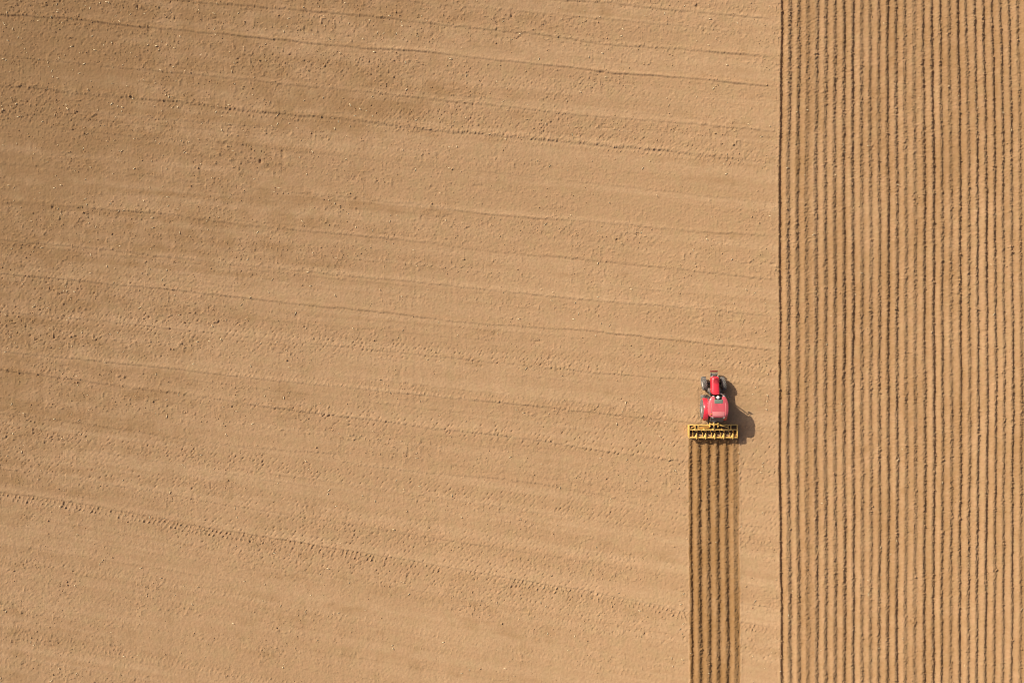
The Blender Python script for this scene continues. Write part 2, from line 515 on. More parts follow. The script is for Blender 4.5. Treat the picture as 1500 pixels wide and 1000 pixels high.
def furrow_field(fs_of_row, dep, rows, cols, seed):
    h = np.zeros((len(rows), len(cols)), F)
    k0 = np.zeros((len(rows), len(cols)), np.int32)
    xx = PXv[cols]
    Xs, Ys = X[np.ix_(rows, cols)], Y[np.ix_(rows, cols)]
    jit = F(0.28) * vnoise(Xs, Ys, 0.20, 0.16, seed) + F(0.40) * vnoise(Xs, Ys, 0.11, 0.11, seed + 1) + F(0.25) * vnoise(Xs, Ys, 0.5, 0.9, seed + 2)
    dm = F(1.02) + F(0.15) * vnoise(Xs, Ys, 0.75, 9, seed + 5) + F(0.15) * vnoise(Xs, Ys, 0.7, 2.2, seed + 3) + F(0.12) * vnoise(Xs, Ys, 0.7, 0.35, seed + 4)
    for r, row in enumerate(rows):
        f = fs_of_row(PYv[row])
        q = xx + jit[r]
        u_ = np.interp(q, f, np.arange(len(f)))
        k = np.clip(np.round(u_).astype(int), 0, len(f) - 1)
        left = q < f[k]
        per = np.where(left, f[k] - f[np.maximum(k - 1, 0)], f[np.minimum(k + 1, len(f) - 1)] - f[k])
        per = np.where(per < 6, 13.2, per)
        d = (q - f[k]) / per * 0.75
        hh = np.interp(d, PD, PH)
        lo = np.minimum(hh - 0.05, 0)
        h[r] = hh + lo * (dep[k] - 1) * 1.0
        k0[r] = k
    return h * dm, jit


moist_shade = np.zeros((NY, NX), F)
micro = F(0.018) * n2 + F(0.032) * n3 + F(0.012) * n1 + F(1.3) * np.maximum(0, vnoise(X, Y, 0.15, 0.15, 31) - F(0.5)) * F(0.10)


def f_right(py):
    t = py
    # quadratic through the three measured heights, held beyond the frame
    t = min(max(t, -60), 1060)
    a = (t - 500) * (t - 960) / ((40 - 500) * (40 - 960))
    b_ = (t - 40) * (t - 960) / ((500 - 40) * (500 - 960))
    c = (t - 40) * (t - 500) / ((960 - 40) * (960 - 500))
    f = a * f40 + b_ * f500 + c * f960
    k = np.arange(NF)
    return f + 0.55 * np.sin(py / 61.0 + 0.35 * np.floor(k / 4) * 2.4) + 0.35 * np.sin(py / 23.0 + k * 1.7)


rows = np.arange(NY)
cols = np.where((PXv > 1120) & (PXv < 1660))[0]
hr, _ = furrow_field(f_right, depth, rows, cols, 300)
edge = np.array([f_right(p)[0] for p in PYv], F)
dx = (PX[:, cols] - edge[:, None]) / F(PPM)                       # metres right of the first furrow
w_ridge = sstep(-0.27, -0.06, dx + F(0.02) * n2[:, cols])
berm = F(0.035) * np.exp(-((dx + F(0.26)) / F(0.10)) ** 2) * (F(0.9) + F(0.9) * vnoise(X[:, cols], Y[:, cols], 0.4, 0.5, 330))
crumb = F(0.06) * np.exp(-((dx + F(0.4)) / F(0.3)) ** 2) * np.maximum(0, vnoise(X[:, cols], Y[:, cols], 0.16, 0.16, 331) - F(0.35))
xf = (1 - sstep(1640, 1660, PX[:, cols]))
flat = H[:, cols] * F(1)
# the first wall drops from the flat field itself
H[:, cols] = (flat + berm + crumb) * (1 - w_ridge) + w_ridge * ((hr * xf) + micro[:, cols] * np.clip(F(0.9) + F(0.5) * patch[:, cols], .4, 1.4))

# ---- fresh ridges behind the implement
ff = np.array([1014.6, 1027.9, 1041.2, 1054.5, 1067.9, 1081.0])
fdep = np.array([1.2, 1.05, 1.1, 1.08, 1.14, 0.55])


def f_fresh(py):
    k = np.arange(6)
    return ff + 0.5 * (py > 900) * 0 + 0.45 * np.sin(py / 70.0 + 0.6) + 0.25 * np.sin(py / 19.0 + k * 2.1) + 1.0 * sstep(640, 1000, py) - 0.5


cols2 = np.where((PXv > 1000) & (PXv < 1092))[0]
rows2 = np.where(PYv > 628)[0]
hf, _ = furrow_field(f_fresh, fdep, rows2, cols2, 400)
ix = np.ix_(rows2, cols2)
pxs, pys = PX[ix], PY[ix]
base_x = np.array([f_fresh(p)[0] for p in PYv[rows2]], F)[:, None]
lft = (pxs - base_x) / F(PPM)
rgt = (pxs - base_x - F(66.4)) / F(PPM)
ragged = F(1.3) * vnoise(X[ix], Y[ix], 0.3, 0.3, 430)
start = sstep(634, 644, pys + ragged * 2 + F(2.0) * np.cos((pxs - base_x - 6.6) * F(2 * math.pi / 13.3)))
w2 = sstep(-0.26, -0.06, lft) * (1 - sstep(0.05, 0.16, rgt + F(0.03) * n2[ix])) * start
# levelled out on the right: the last ridge runs down to the flat field
hf = hf * np.where(rgt > -0.3, F(0.9), F(1))
shoulder = (F(0.05) * np.exp(-((lft + F(0.27)) / F(0.10)) ** 2) * (F(1) + F(0.7) * vnoise(X[ix], Y[ix], 0.3, 0.4, 431))
            + F(0.02) * np.exp(-((rgt - F(0.22) + F(0.08) * vnoise(X[ix], Y[ix], 0.5, 0.8, 436)) / F(0.09)) ** 2)) * start
H[ix] = (H[ix] + shoulder) * (1 - w2) + w2 * (hf + F(0.9) * micro[ix])
fresh_zone = sstep(-0.36, -0.24, lft + F(0.05) * n1[ix] + F(0.03) * n2[ix]) * (1 - sstep(0.08, 0.2, rgt + F(0.04) * n1[ix])) * start
# soil turned up minutes ago is still damp; the rows at the side have dried, apart from the newest two
row_tone = F(0.10) * rs.randn(NF).astype(F)
k_ = np.clip(np.round((PX[:, cols] - edge[:, None]) / F(13.13)).astype(int), 0, NF - 1)
crust[:, cols] *= (1 - sstep(-0.3, -0.15, dx)) * F(1)
moist_shade[:, cols] = sstep(-0.30, -0.12, dx + F(0.05) * n1[:, cols] + F(0.03) * n2[:, cols]) * xf * np.clip(
    F(0.38) + row_tone[k_] * F(0.6) + F(0.13) * vnoise(X[:, cols], Y[:, cols], 1.6, 5, 440) + F(0.14) * vnoise(X[:, cols], Y[:, cols], 0.45, 0.9, 441)
    + F(0.12) * vnoise(X[:, cols], Y[:, cols], 0.17, 0.17, 442), 0.05, 1)
moist_shade[ix] = np.maximum(moist_shade[ix], fresh_zone * (F(0.82) + F(0.16) * vnoise(X[ix], Y[ix], 0.5, 2.0, 432)
            + F(0.10) * vnoise(X[ix], Y[ix], 0.2, 0.2, 433)))
ul_shade = np.clip(vnoise(X, Y, 9, 5, 500) * F(0.30) + vnoise(X, Y, 1.6, 0.9, 501) * F(0.40) + vnoise(FU, FV, 260, 9, 503) * F(0.35) + vnoise(X, Y, 0.5, 0.4, 504) * F(0.3)
               + F(1.6) * UL - F(0.30), 0, 1) * F(0.46)  # random tone patches; light falling off to the upper left is painted in
moist_shade = np.maximum(moist_shade, ul_shade.astype(F))
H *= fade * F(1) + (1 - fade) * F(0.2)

# faces -> three pieces of ground
fi, fj = np.meshgrid(np.arange(NY - 1), np.arange(NX - 1), indexing='ij')
fcx = (PXv[:-1] + PXv[1:]) / 2
fcy = (PYv[:-1] + PYv[1:]) / 2
edge_f = (edge[:-1] + edge[1:]) / 2
jag = rs.uniform(-2.2, 2.2, (3, NY - 1)).astype(F)
is_ridge = fcx[None, :] > (edge_f[:, None] - 0.16 * PPM + jag[0][:, None])
fbx = np.array([f_fresh(p)[0] for p in fcy])
is_fresh = (fcx[None, :] > fbx[:, None] - 5.2 + jag[1][:, None]) & (fcx[None, :] < fbx[:, None] + 69.0 + jag[2][:, None]) & (fcy[:, None] > 641)


def ground_piece(name, mask, label, cat):
    i, j = fi[mask], fj[mask]
    a = (i * NX + j).astype(np.int64)
    quads = np.stack([a, a + 1, a + NX + 1, a + NX], 1)
    used = np.zeros(NX * NY, bool)
    used[quads.ravel()] = True
    idx = np.nonzero(used)[0]
    remap = np.full(NX * NY, -1, np.int32)
    remap[idx] = np.arange(len(idx), dtype=np.int32)
    q = remap[quads].astype(np.int32)
    co = np.empty((len(idx), 3), F)
    co[:, 0] = X.ravel()[idx] if False else xs[idx % NX]
    co[:, 1] = ys[idx // NX]
    co[:, 2] = H.ravel()[idx]
    me = bpy.data.meshes.new(name)
    me.vertices.add(len(idx))
    me.vertices.foreach_set('co', co.ravel())
    n = len(q)
    me.loops.add(n * 4)
    me.loops.foreach_set('vertex_index', q.ravel())
    me.polygons.add(n)
    me.polygons.foreach_set('loop_start', np.arange(0, n * 4, 4, dtype=np.int32))
    me.polygons.foreach_set('use_smooth', np.ones(n, bool))
    at = me.attributes.new('crust', 'FLOAT', 'POINT')
    at.data.foreach_set('value', crust.ravel()[idx].astype(F))
    at = me.attributes.new('moist_shade', 'FLOAT', 'POINT')
    at.data.foreach_set('value', moist_shade.ravel()[idx].astype(F))
    me.update(calc_edges=True)
    me.materials.append(M['soil'])
    o = bpy.data.objects.new(name, me)
    COL.objects.link(o)
    return tag(o, label, cat, kind='structure')


ground_piece('field', ~(is_ridge | is_fresh), 'levelled bare sandy field crossed by faint sloping pass lines and tread marks', 'field')
ground_piece('ridged_field', is_ridge, 'block of parallel soil ridges and furrows along the right side of the field', 'ridges')
ground_piece('fresh_ridges', is_fresh & ~is_ridge, 'strip of freshly turned darker soil ridges running from the yellow implement', 'ridges')


def ground_z(x, y):
    i = np.clip(np.searchsorted(ys, y) - 1, 0, NY - 1)
    j = np.clip(np.searchsorted(xs, x) - 1, 0, NX - 1)
    return H[i, j]


# ------------------------------------------------------------------ loose clods and straw (nobody could count them)
def scatter(name, label, cat, mat, pos, template, faces, scl, rot, moist_shade_v=None):
    n, k = len(pos), len(template)
    v = template[None, :, :] * scl[:, None, :]
    if template.shape[0] < 20:
        v = v * (1 + 0.28 * rs.uniform(-1, 1, (n, k, 1)))
    c, s_ = np.cos(rot)[:, None], np.sin(rot)[:, None]
    vx = v[..., 0] * c - v[..., 1] * s_
    vy = v[..., 0] * s_ + v[..., 1] * c
    co = np.stack([vx + pos[:, None, 0], vy + pos[:, None, 1], v[..., 2] + pos[:, None, 2]], -1).astype(F)
    fc = (faces[None] + (np.arange(n) * k)[:, None, None]).reshape(-1, faces.shape[1]).astype(np.int32)
    me = bpy.data.meshes.new(name)
    me.vertices.add(n * k)
    me.vertices.foreach_set('co', co.ravel())
    m_ = len(fc)
    me.loops.add(fc.size)
    me.loops.foreach_set('vertex_index', fc.ravel())
    me.polygons.add(m_)
    me.polygons.foreach_set('loop_start', np.arange(0, fc.size, faces.shape[1], dtype=np.int32))
    at = me.attributes.new('moist_shade', 'FLOAT', 'POINT')
    at.data.foreach_set('value', np.repeat(moist_shade_v if moist_shade_v is not None else np.zeros(n), k).astype(F))
    me.update(calc_edges=True)
    me.materials.append(mat)
    o = bpy.data.objects.new(name, me)
    COL.objects.link(o)
    return tag(o, label, cat, kind='stuff')


tb = bmesh.new()
bmesh.ops.create_icosphere(tb, subdivisions=1, radius=1.0)
ico_v = np.array([v.co[:] for v in tb.verts])
tb.verts.ensure_lookup_table()
ico_f = np.array([[v.index for v in f.verts] for f in tb.faces])
tb.free()


def pick(n_try, prob):
    """random points inside the frame plus a margin, thinned by prob(px, py, i, j)"""
    px = rs.uniform(-100, 1620, n_try)
    py = rs.uniform(-90, 1090, n_try)
    x, y = (px - 750) / PPM, (500 - py) / PPM
    i = np.clip(np.searchsorted(ys, y) - 1, 0, NY - 1)
    j = np.clip(np.searchsorted(xs, x) - 1, 0, NX - 1)
    keep = rs.uniform(0, 1, n_try) < prob(px, py, i, j)
    return x[keep], y[keep], H[i, j][keep]


def p_clod(px, py, i, j):
    r = rough[i, j]
    flat_ = np.clip((r - 0.30) * 0.7, 0.05, 1) * 0.5
    gr = (np.abs(H[np.minimum(i + 1, NY - 1), j] - H[i, j]) + np.abs(H[i, np.minimum(j + 1, NX - 1)] - H[i, j]))
    in_r = (px > 1138) | ((px > 1008) & (px < 1084) & (py > 645))
    return np.where(in_r, np.clip(0.10 + gr * 6, 0, 0.8), flat_)


x, y, z = pick(170000, p_clod)
sz = np.clip(np.exp(rs.normal(-3.68, 0.42, len(x))), 0.012, 0.085)
scl = np.stack([sz * rs.uniform(0.8, 1.3, len(x)), sz * rs.uniform(0.8, 1.3, len(x)), sz * rs.uniform(0.6, 0.95, len(x))], 1)
scatter('clods', 'small dry soil clods lying loose over the field and ridges', 'clods', M['clod'],
        np.stack([x, y, z + sz * 0.25], 1), ico_v, ico_f, scl, rs.uniform(0, 6.28, len(x)),
        moist_shade[np.clip(np.searchsorted(ys, y) - 1, 0, NY - 1), np.clip(np.searchsorted(xs, x) - 1, 0, NX - 1)])


def p_straw(px, py, i, j):
    ul = UL[i, j]
    base = 0.08 + 0.42 * ul * ul + 0.10 * np.clip(rough[i, j] - 0.5, 0, 1)
    return np.where(px > 1138, 0.035, base)


x, y, z = pick(11000, p_straw)
n = len(x)
bv = np.array([[-1, -1, -1], [1, -1, -1], [1, 1, -1], [-1, 1, -1], [-1, -1, 1], [1, -1, 1], [1, 1, 1], [-1, 1, 1]], float)
bf = np.array([[0, 3, 2, 1], [4, 5, 6, 7], [0, 1, 5, 4], [1, 2, 6, 5], [2, 3, 7, 6], [3, 0, 4, 7]])
scl = np.stack([rs.uniform(0.025, 0.12, n), rs.uniform(0.009, 0.028, n), rs.uniform(0.006, 0.016, n)], 1)
scatter('straw', 'pale scraps of straw and stubble strewn over the bare field', 'straw', M['straw'],
        np.stack([x, y, z + 0.035], 1), bv, bf, scl, rs.uniform(0, 6.28, n))

# ------------------------------------------------------------------ tractor (local: x right, y forward, z up; origin under the rear axle)
TX, TY = gx(1042.8), gy(598.0)
tr = empty('tractor', (TX, TY, -0.03), R(-0.2))
tag(tr, 'red tractor with a rounded cab roof driving ahead of the yellow implement', 'tractor')


def wheel(kind, x, y, r, w, rim_r, nlug, steer=0.0, flip=1):
    wh = empty(kind, (x, y, r), steer, tr)
    hw = w / 2
    t = MB()
    t.lathe([(-hw * .86, rim_r), (-hw, rim_r + .04), (-hw * 1.0, r * .80), (-hw * .90, r * .92), (-hw * .55, r * .955), (0, r * .965),
             (hw * .55, r * .955), (hw * .90, r * .92), (hw * 1.0, r * .80), (hw, rim_r + .04), (hw * .86, rim_r)], 'X', n=48)
    for k in range(nlug):
        for sd in (-1, 1):
            a = 2 * math.pi * (k + (0.5 if sd > 0 else 0)) / nlug
            for seg in range(2):
                aa = a - (0.10 + 0.13 * seg) * (0.83 / r)
                xc = sd * hw * (0.28 + 0.48 * seg)
                rot = Matrix.Rotation(aa, 3, 'X') @ Matrix.Rotation(sd * R(32), 3, 'Z')
                rr = r * (0.975 - 0.015 * seg)
                p = Matrix.Rotation(aa, 3, 'X') @ Vector((xc, 0, rr))
                t.box(p, (hw * 0.62, r * 0.062, r * 0.065), rot, 0.006)
    t.build('tyre', M['rubber'], wh)
    q = MB()
    q.lathe([(-hw * .84, rim_r + .012), (-hw * .84, rim_r - .03), (-hw * .35, rim_r - .06), (-hw * .30, rim_r * .45), (-hw * .45, rim_r * .36), (-hw * .5, .03),
             (hw * .5, .03), (hw * .45, rim_r * .36), (hw * .30, rim_r * .45), (hw * .35, rim_r - .06), (hw * .84, rim_r - .03), (hw * .84, rim_r + .012)], 'X', n=36)
    for k in range(8):
        a = 2 * math.pi * k / 8
        q.tube([(-hw * .55, rim_r * .28 * math.cos(a), rim_r * .28 * math.sin(a)), (hw * .55, rim_r * .28 * math.cos(a), rim_r * .28 * math.sin(a))], .018, 6)
    q.build('rim', M['rim'], wh)
    return wh


wheel('rear_wheel', -0.80, 0, .83, .46, .36, 20)
wheel('rear_wheel', 0.80, 0, .83, .46, .36, 20)
wheel('front_wheel', -0.765, 2.12, .57, .33, .30, 18, R(7))
wheel('front_wheel', 0.80, 2.12, .57, .33, .30, 18, R(12))

# chassis, engine block and axles
c = MB()
c.box((0, 1.35, .72), (.42, 2.5, .46), None, .03)
c.box((0, .1, .80), (.60, 1.1, .55), None, .04)
c.tube([(-.86, 0, .83), (.86, 0, .83)], .13, 14)
c.box((0, 2.12, .55), (1.30, .20, .20), None, .03)
c.box((0, 2.72, .72), (.36, .30, .30), None, .02)
c.build('chassis', M['black'], tr)
e = MB()
e.box((0, 1.95, .98), (.58, 1.30, .42), None, .03)
for k in range(6):
    e.box((-.30, 1.5 + .18 * k, .98), (.05, .08, .30), None, .01)
    e.box((.30, 1.5 + .18 * k, .98), (.05, .08, .30), None, .01)
e.build('engine', M['grey'], tr)


# hood: lofted cross sections front to back
def hood_ring(y, hw, zt, zb, shoulder=.55):
    pts = []
    prof = [(-1, 0), (-1, .45), (-.985, .70), (-.93, .84), (-.80, .935), (-.55, .985), (0, 1.0), (.55, .985), (.80, .935), (.93, .84), (.985, .70), (1, .45), (1, 0)]
    for a, b_ in prof:
        pts.append((a * hw, y, zb + (zt - zb) * b_))
    return pts


h = MB()
h.loft([hood_ring(y, w_, zt, zb) for (y, w_, zt, zb) in
        ((2.74, .10, 1.30, 1.00), (2.73, .19, 1.42, .92), (2.69, .26, 1.50, .86), (2.61, .315, 1.55, .84), (2.48, .325, 1.575, .84), (2.25, .33, 1.60, .86),
         (1.9, .335, 1.64, 1.00), (1.55, .34, 1.68, 1.05), (1.30, .34, 1.71, 1.05), (1.24, .32, 1.70, 1.06))])
h.build('hood', M['red'], tr)
v = MB()
for (y0, hw0, hw1) in ((2.56, .13, .14), (2.48, .17, .17), (2.40, .20, .2), (2.32, .21, .2), (2.24, .20, .2), (2.16, .16, .17)):
    v.box((0, y0, 1.595 + (2.5 - y0) * .03), (hw0 * 2, .055, .03), Matrix.Rotation(R(8), 3, 'X'), .008)
v.build('hood_vent', M['vent_red'], tr)
g = MB()
g.box((0, 2.755, 1.12), (.40, .03, .34), None, .01)
for k in range(5):
    g.box((0, 2.775, 1.0 + .06 * k), (.36, .02, .02), None, .004)
g.build('grille', M['black'], tr)
for sx in (-1, 1):
    g = MB()
    g.box((sx * .245, 2.715, 1.26), (.13, .07, .10), Matrix.Rotation(-sx * R(28), 3, 'Z'), .015)
    g.build('headlight', M['lens'], tr)

# front linkage and weight
f = MB()
f.box((0, 2.92, .80), (.58, .12, .16), None, .02)
f.bar((-.24, 2.72, .70), (-.24, 2.98, .78), .09, .10)
f.bar((.24, 2.72, .70), (.24, 2.98, .78), .09, .10)
f.bar((-.2, 2.80, .9), (.2, 2.80, .9), .05, .05)
f.box((-.25, 2.95, .90), (.07, .16, .06), None, .01)
f.box((.25, 2.95, .90), (.07, .16, .06), None, .01)
f.build('front_linkage', M['grey'], tr)
f = MB()
for k in range(7):
    f.box((-.255 + .085 * k, 3.13, .74), (.076, .13, .32), None, .015)
f.bar((-.30, 3.135, .91), (.30, 3.135, .91), .06, .04)
f.build('front_weight', M['dark_red'], tr)

# cab: floor, pillars, glazing
c = MB()
c.box((0, .32, 1.05), (1.22, 1.40, .16), None, .03)
c.box((0, 1.02, 1.32), (1.10, .12, .52), None, .03)
c.box((0, -.36, 1.25), (1.20, .10, .36), None, .03)
c.build('cab_base', M['black'], tr)
PIL = {(-1, 1): ((-.56, 1.02, 1.2), (-.60, .94, 2.56)), (1, 1): ((.56, 1.02, 1.2), (.60, .94, 2.56)),
       (-1, 0): ((-.70, .18, 1.15), (-.68, .18, 2.56)), (1, 0): ((.70, .18, 1.15), (.68, .18, 2.56)),
       (-1, -1): ((-.64, -.42, 1.25), (-.62, -.40, 2.56)), (1, -1): ((.64, -.42, 1.25), (.62, -.40, 2.56))}
for k, (a, b_) in PIL.items():
    MB().bar(a, b_, .07, .07).build('pillar', M['black'], tr)


def pane(name, quad, mat, parent, thick=.012):
    p = [Vector(q) for q in quad]
    nrm = (p[1] - p[0]).cross(p[3] - p[0]).normalized() * thick / 2
    mb = MB()
    mb.loft([[q - nrm for q in p], [q + nrm for q in p]])
    return mb.build(name, mat, parent, smooth=False)


pane('windscreen', [(-.52, 1.03, 1.58), (.52, 1.03, 1.58), (.56, .95, 2.52), (-.56, .95, 2.52)], M['glass'], tr)
for sx in (-1, 1):
    d = pane('cab_door', [(sx * .58, .97, 1.22), (sx * .705, .22, 1.22), (sx * .69, .22, 2.52), (sx * .61, .90, 2.52)], M['glass'], tr)
    MB().bar((sx * .72, .30, 1.55), (sx * .715, .46, 1.55), .03, .03).build('door_handle', M['black'], d)
    pane('side_window', [(sx * .71, .14, 1.45), (sx * .655, -.37, 1.45), (sx * .635, -.36, 2.52), (sx * .69, .14, 2.52)], M['glass'], tr)
rw = pane('rear_window', [(-.56, -.46, 2.46), (.56, -.46, 2.46), (.54, -.92, 1.96), (-.54, -.92, 1.96)], M['rear_glass'], tr, .02)
MB().tube([(-.54, -.47, 2.47), (-.50, -.935, 1.955), (.50, -.935, 1.955), (.54, -.47, 2.47)], .02, 8).build('window_frame', M['grey'], rw)
# seat and steering wheel inside the cab
s_ = MB()
s_.box((0, .05, 1.42), (.50, .48, .14), None, .05)
s_.box((0, -.20, 1.75), (.48, .12, .60), Matrix.Rotation(R(-8), 3, 'X'), .05)
s_.build('driver_seat', M['seat'], tr)
s_ = MB()
ring = [(.19 * math.cos(a), .62 + .17 * math.sin(a), 1.78 + .08 * math.sin(a)) for a in [2 * math.pi * k / 16 for k in range(17)]]
s_.tube(ring, .017, 6)
s_.tube([(0, .95, 1.45), (0, .62, 1.78)], .03, 8)
s_.build('steering_wheel', M['black'], tr)

# roof: plan outline with a notch at the front, domed by three inset rings
half = [(.32, 1.08), (.36, 1.16), (.46, 1.18), (.60, 1.10), (.72, .92), (.82, .62), (.855, .30), (.85, -.05), (.80, -.33), (.68, -.50), (.50, -.56), (.25, -.575)]
inner = [(0, .86), (.24, .86), (.30, .96)]
outl = [(x_, y_) for x_, y_ in inner + half] + [(0, -.58)] + [(-x_, y_) for x_, y_ in reversed(inner[1:] + half)]


def roof_ring(k, z):
    cy = .22
    return [(x_ * k, cy + (y_ - cy) * k, z) for x_, y_ in outl]


rf = MB()
rf.loft([roof_ring(.93, 2.54), roof_ring(.985, 2.57), roof_ring(1.0, 2.63), roof_ring(.985, 2.685), roof_ring(.945, 2.725), roof_ring(.87, 2.755), roof_ring(.70, 2.785), roof_ring(.45, 2.80)])
roof = rf.build('roof', M['red_roof'], tr)
p = MB()
p.box((0, -.27, 2.792), (.98, .36, .03), None, .012)
p.build('roof_panel', M['pale_red'], roof)
for sx in (-1, 1):
    MB().bar((sx * .57, .62, 2.782), (sx * .60, -.36, 2.782), .045, .03, .012).build('roof_rib', M['pale_red'], roof)
p = MB()
p.box((0, .74, 2.80), (.70, .32, .035), None, .012, taper=(.92, .9))
p.build('roof_hatch', M['roof_glass'], roof)
p = MB()
p.box((0, .985, 2.62), (.60, .24, .12), None, .03)
p.build('antenna_bracket', M['black'], roof)
p = MB()
p.lathe([(2.69, .115), (2.71, .135), (2.76, .135), (2.80, .115), (2.825, .07), (2.835, .01)], 'Z', (-.03, 1.06, 0), 24, closed=False)
p.build('antenna_dome', M['white'], roof)
for (x_, y_) in ((-.40, 1.155), (.44, 1.155), (-.46, -.555), (.46, -.555)):
    p = MB()
    p.box((x_, y_, 2.66), (.15, .09, .09), None, .02)
    p.build('work_light', M['lens'], roof)
p = MB()
p.lathe([(2.70, .05), (2.74, .05), (2.80, .045), (2.83, .02)], 'Z', (-.60, -.30, 0.03), 14, closed=False)
p.build('beacon', M['amber'], roof)

# rear fenders: arcs over the rear wheels
for sx in (-1, 1):
    f = MB()
    rings = []
    for k in range(13):
        a = R(8 + 150 * k / 12)
        ro, ri = .95, .91
        cyy, cz = -.02, .83
        x0, x1 = sx * .60, sx * .99
        lip = .05
        ca, sa = math.cos(a), math.sin(a)
        rings.append([(x0, cyy + ro * ca, cz + ro * sa), (sx * .93, cyy + (ro + .005) * ca, cz + (ro + .005) * sa), (x1, cyy + (ro - .035) * ca, cz + (ro - .035) * sa),
                      (x1, cyy + (ri - .05) * ca, cz + (ri - .05) * sa), (sx * .93, cyy + ri * ca, cz + ri * sa), (x0, cyy + ri * ca, cz + ri * sa)])
    f.loft(rings)
    fo = f.build('fender', M['red'], tr)
    MB().box((sx * .82, -.93, 1.08), (.16, .05, .09), None, .015).build('tail_light', M['dark_red'], fo)
# front mudguards are absent; steps, tank, mirrors, exhaust
for sx in (-1, 1):
    MB().box((sx * .62, .92, .72), (.36, .50, .46), None, .06).build('fuel_tank', M['black'], tr)
    st = MB()
    for k in range(3):
        st.box((sx * (.86 + .03 * (2 - k)), 1.02, .42 + .24 * k), (.22, .26, .035), None, .008)
    st.bar((sx * .80, 1.13, .40), (sx * .72, 1.13, 1.06), .03, .03)
    st.bar((sx * .80, .91, .40), (sx * .72, .91, 1.06), .03, .03)
    st.build('step', M['grey'], tr)
    mi = MB()
    mi.tube([(sx * .60, .98, 2.36), (sx * .80, 1.10, 2.36), (sx * .99, 1.12, 2.28)], .016, 8)
    mi.box((sx * 1.02, 1.10, 2.12), (.17, .06, .30), Matrix.Rotation(sx * R(12), 3, 'Z'), .02)
    mi.build('mirror', M['black'], tr)
    gl = MB()
    gl.box((sx * 1.02, 1.066, 2.12), (.14, .008, .26), Matrix.Rotation(sx * R(12), 3, 'Z'), .002)
    gl.build('mirror_glass', M['steel'], tr)
x_ = MB()
x_.tube([(.47, 1.30, 1.05), (.47, 1.30, 1.40)], .075, 14)
x_.tube([(.47, 1.30, 1.40), (.47, 1.25, 2.30), (.47, 1.20, 2.42), (.50, 1.30, 2.50)], [.045, .045, .045, .045], 12)
x_.build('exhaust', M['steel'], tr)
x_ = MB()
x_.tube([(-.47, 1.32, 1.0), (-.47, 1.32, 1.72)], .07, 14)
x_.lathe([(1.72, .07), (1.74, .10), (1.80, .10), (1.83, .06)], 'Z', (-.47, 1.32, 0), 14, closed=False)
x_.build('air_intake', M['black'], tr)
# hoses and small fittings beside the hood base
x_ = MB()
x_.tube([(-.38, 1.60, 1.0), (-.40, 1.20, 1.35), (-.52, 1.05, 1.5), (-.62, 1.02, 1.2)], .025, 8)
x_.build('hose', M['grey'], tr)
for sx in (-1, 1):
    MB().box((sx * .42, 1.58, .95), (.22, .32, .22), None, .03).build('hydraulic_block', M['grey'], tr)
# rear linkage
for sx in (-1, 1):
    l = MB()
    l.bar((sx * .30, -.40, .55), (sx * .42, -1.22, .62), .07, .09)
    l.tube([(sx * .30, -.35, 1.15), (sx * .40, -.95, .62)], .035, 8)
    l.bar((sx * .24, -.35, 1.18), (sx * .30, -.62, 1.12), .06, .06)
    l.build('lower_link', M['black'], tr)
l = MB()
l.tube([(-.03, -.38, 1.10), (-.03, -.62, 1.12), (-.03, -1.22, 1.12)], [.03, .042, .03], 10)
l.build('top_link', M['steel'], tr)
l = MB()
l.tube([(0, -.45, .62), (0, -1.25, .55)], .06, 12)
l.build('drive_shaft', M['yellow'], tr)

# ------------------------------------------------------------------ ridge-forming implement
IZ = 0.78                                   # height of its frame


def ip(px, py, z=IZ):
    return Vector((gx(px, z) - IX, gy(py, z) - IY, z))


IX, IY = gx(1044.5, IZ), gy(631.0, IZ)
im = empty('ridging_implement', (IX, IY, 0))
tag(im, 'wide yellow ridge-forming implement mounted behind the red tractor', 'implement')
f = MB()
W = .08
f.bar(ip(1008.5, 622.0), ip(1080.8, 622.0), W, .10)
f.bar(ip(1008.5, 629.0), ip(1080.8, 629.0), W * .9, .10)
for px in (1018.2, 1022.6, 1066.6, 1070.6):
    f.bar(ip(px, 622.9), ip(px, 628.2), .065, .085)
f.build('frame', M['yellow'], im)
f = MB()
f.bar(ip(1008.6, 640.4), ip(1080.6, 640.4), .095, .11)
f.build('rear_beam', M['yellow'], im)
for px in (1009.3, 1080.0):
    s_ = MB()
    a, b_ = ip(px, 622.9, .70), ip(px, 639.5, .70)
    s_.box((a + b_) / 2 + Vector((0, 0, -.26)), (.05, (a - b_).length, .72), None, .012)
    s_.bar(ip(px, 622.9, .86), ip(px, 639.6, .86), .085, .05)
    s_.build('side_panel', M['yellow'], im)
# sloping cover on the left, tie rod on the right
s_ = MB()
a, b_, c_, d_ = ip(1023.4, 624.2, .80), ip(1038.6, 622.9, .88), ip(1038.6, 626.8, .74), ip(1023.4, 628.2, .70)
s_.loft([[a, b_, c_, d_], [q - Vector((0, 0, .04)) for q in (a, b_, c_, d_)]])
s_.build('cover_plate', M['ochre'], im)
s_ = MB()
s_.tube([ip(1053.5, 622.6, .95), ip(1059, 623.6, .92), ip(1066.2, 625.6, .88)], .035, 8)
s_.build('tie_rod', M['yellow'], im)
s_ = MB()
s_.tube([ip(1010, 627.4, .70), ip(1017.6, 624.0, .74)], .05, 8)
s_.build('depth_strut', M['ochre'], im)
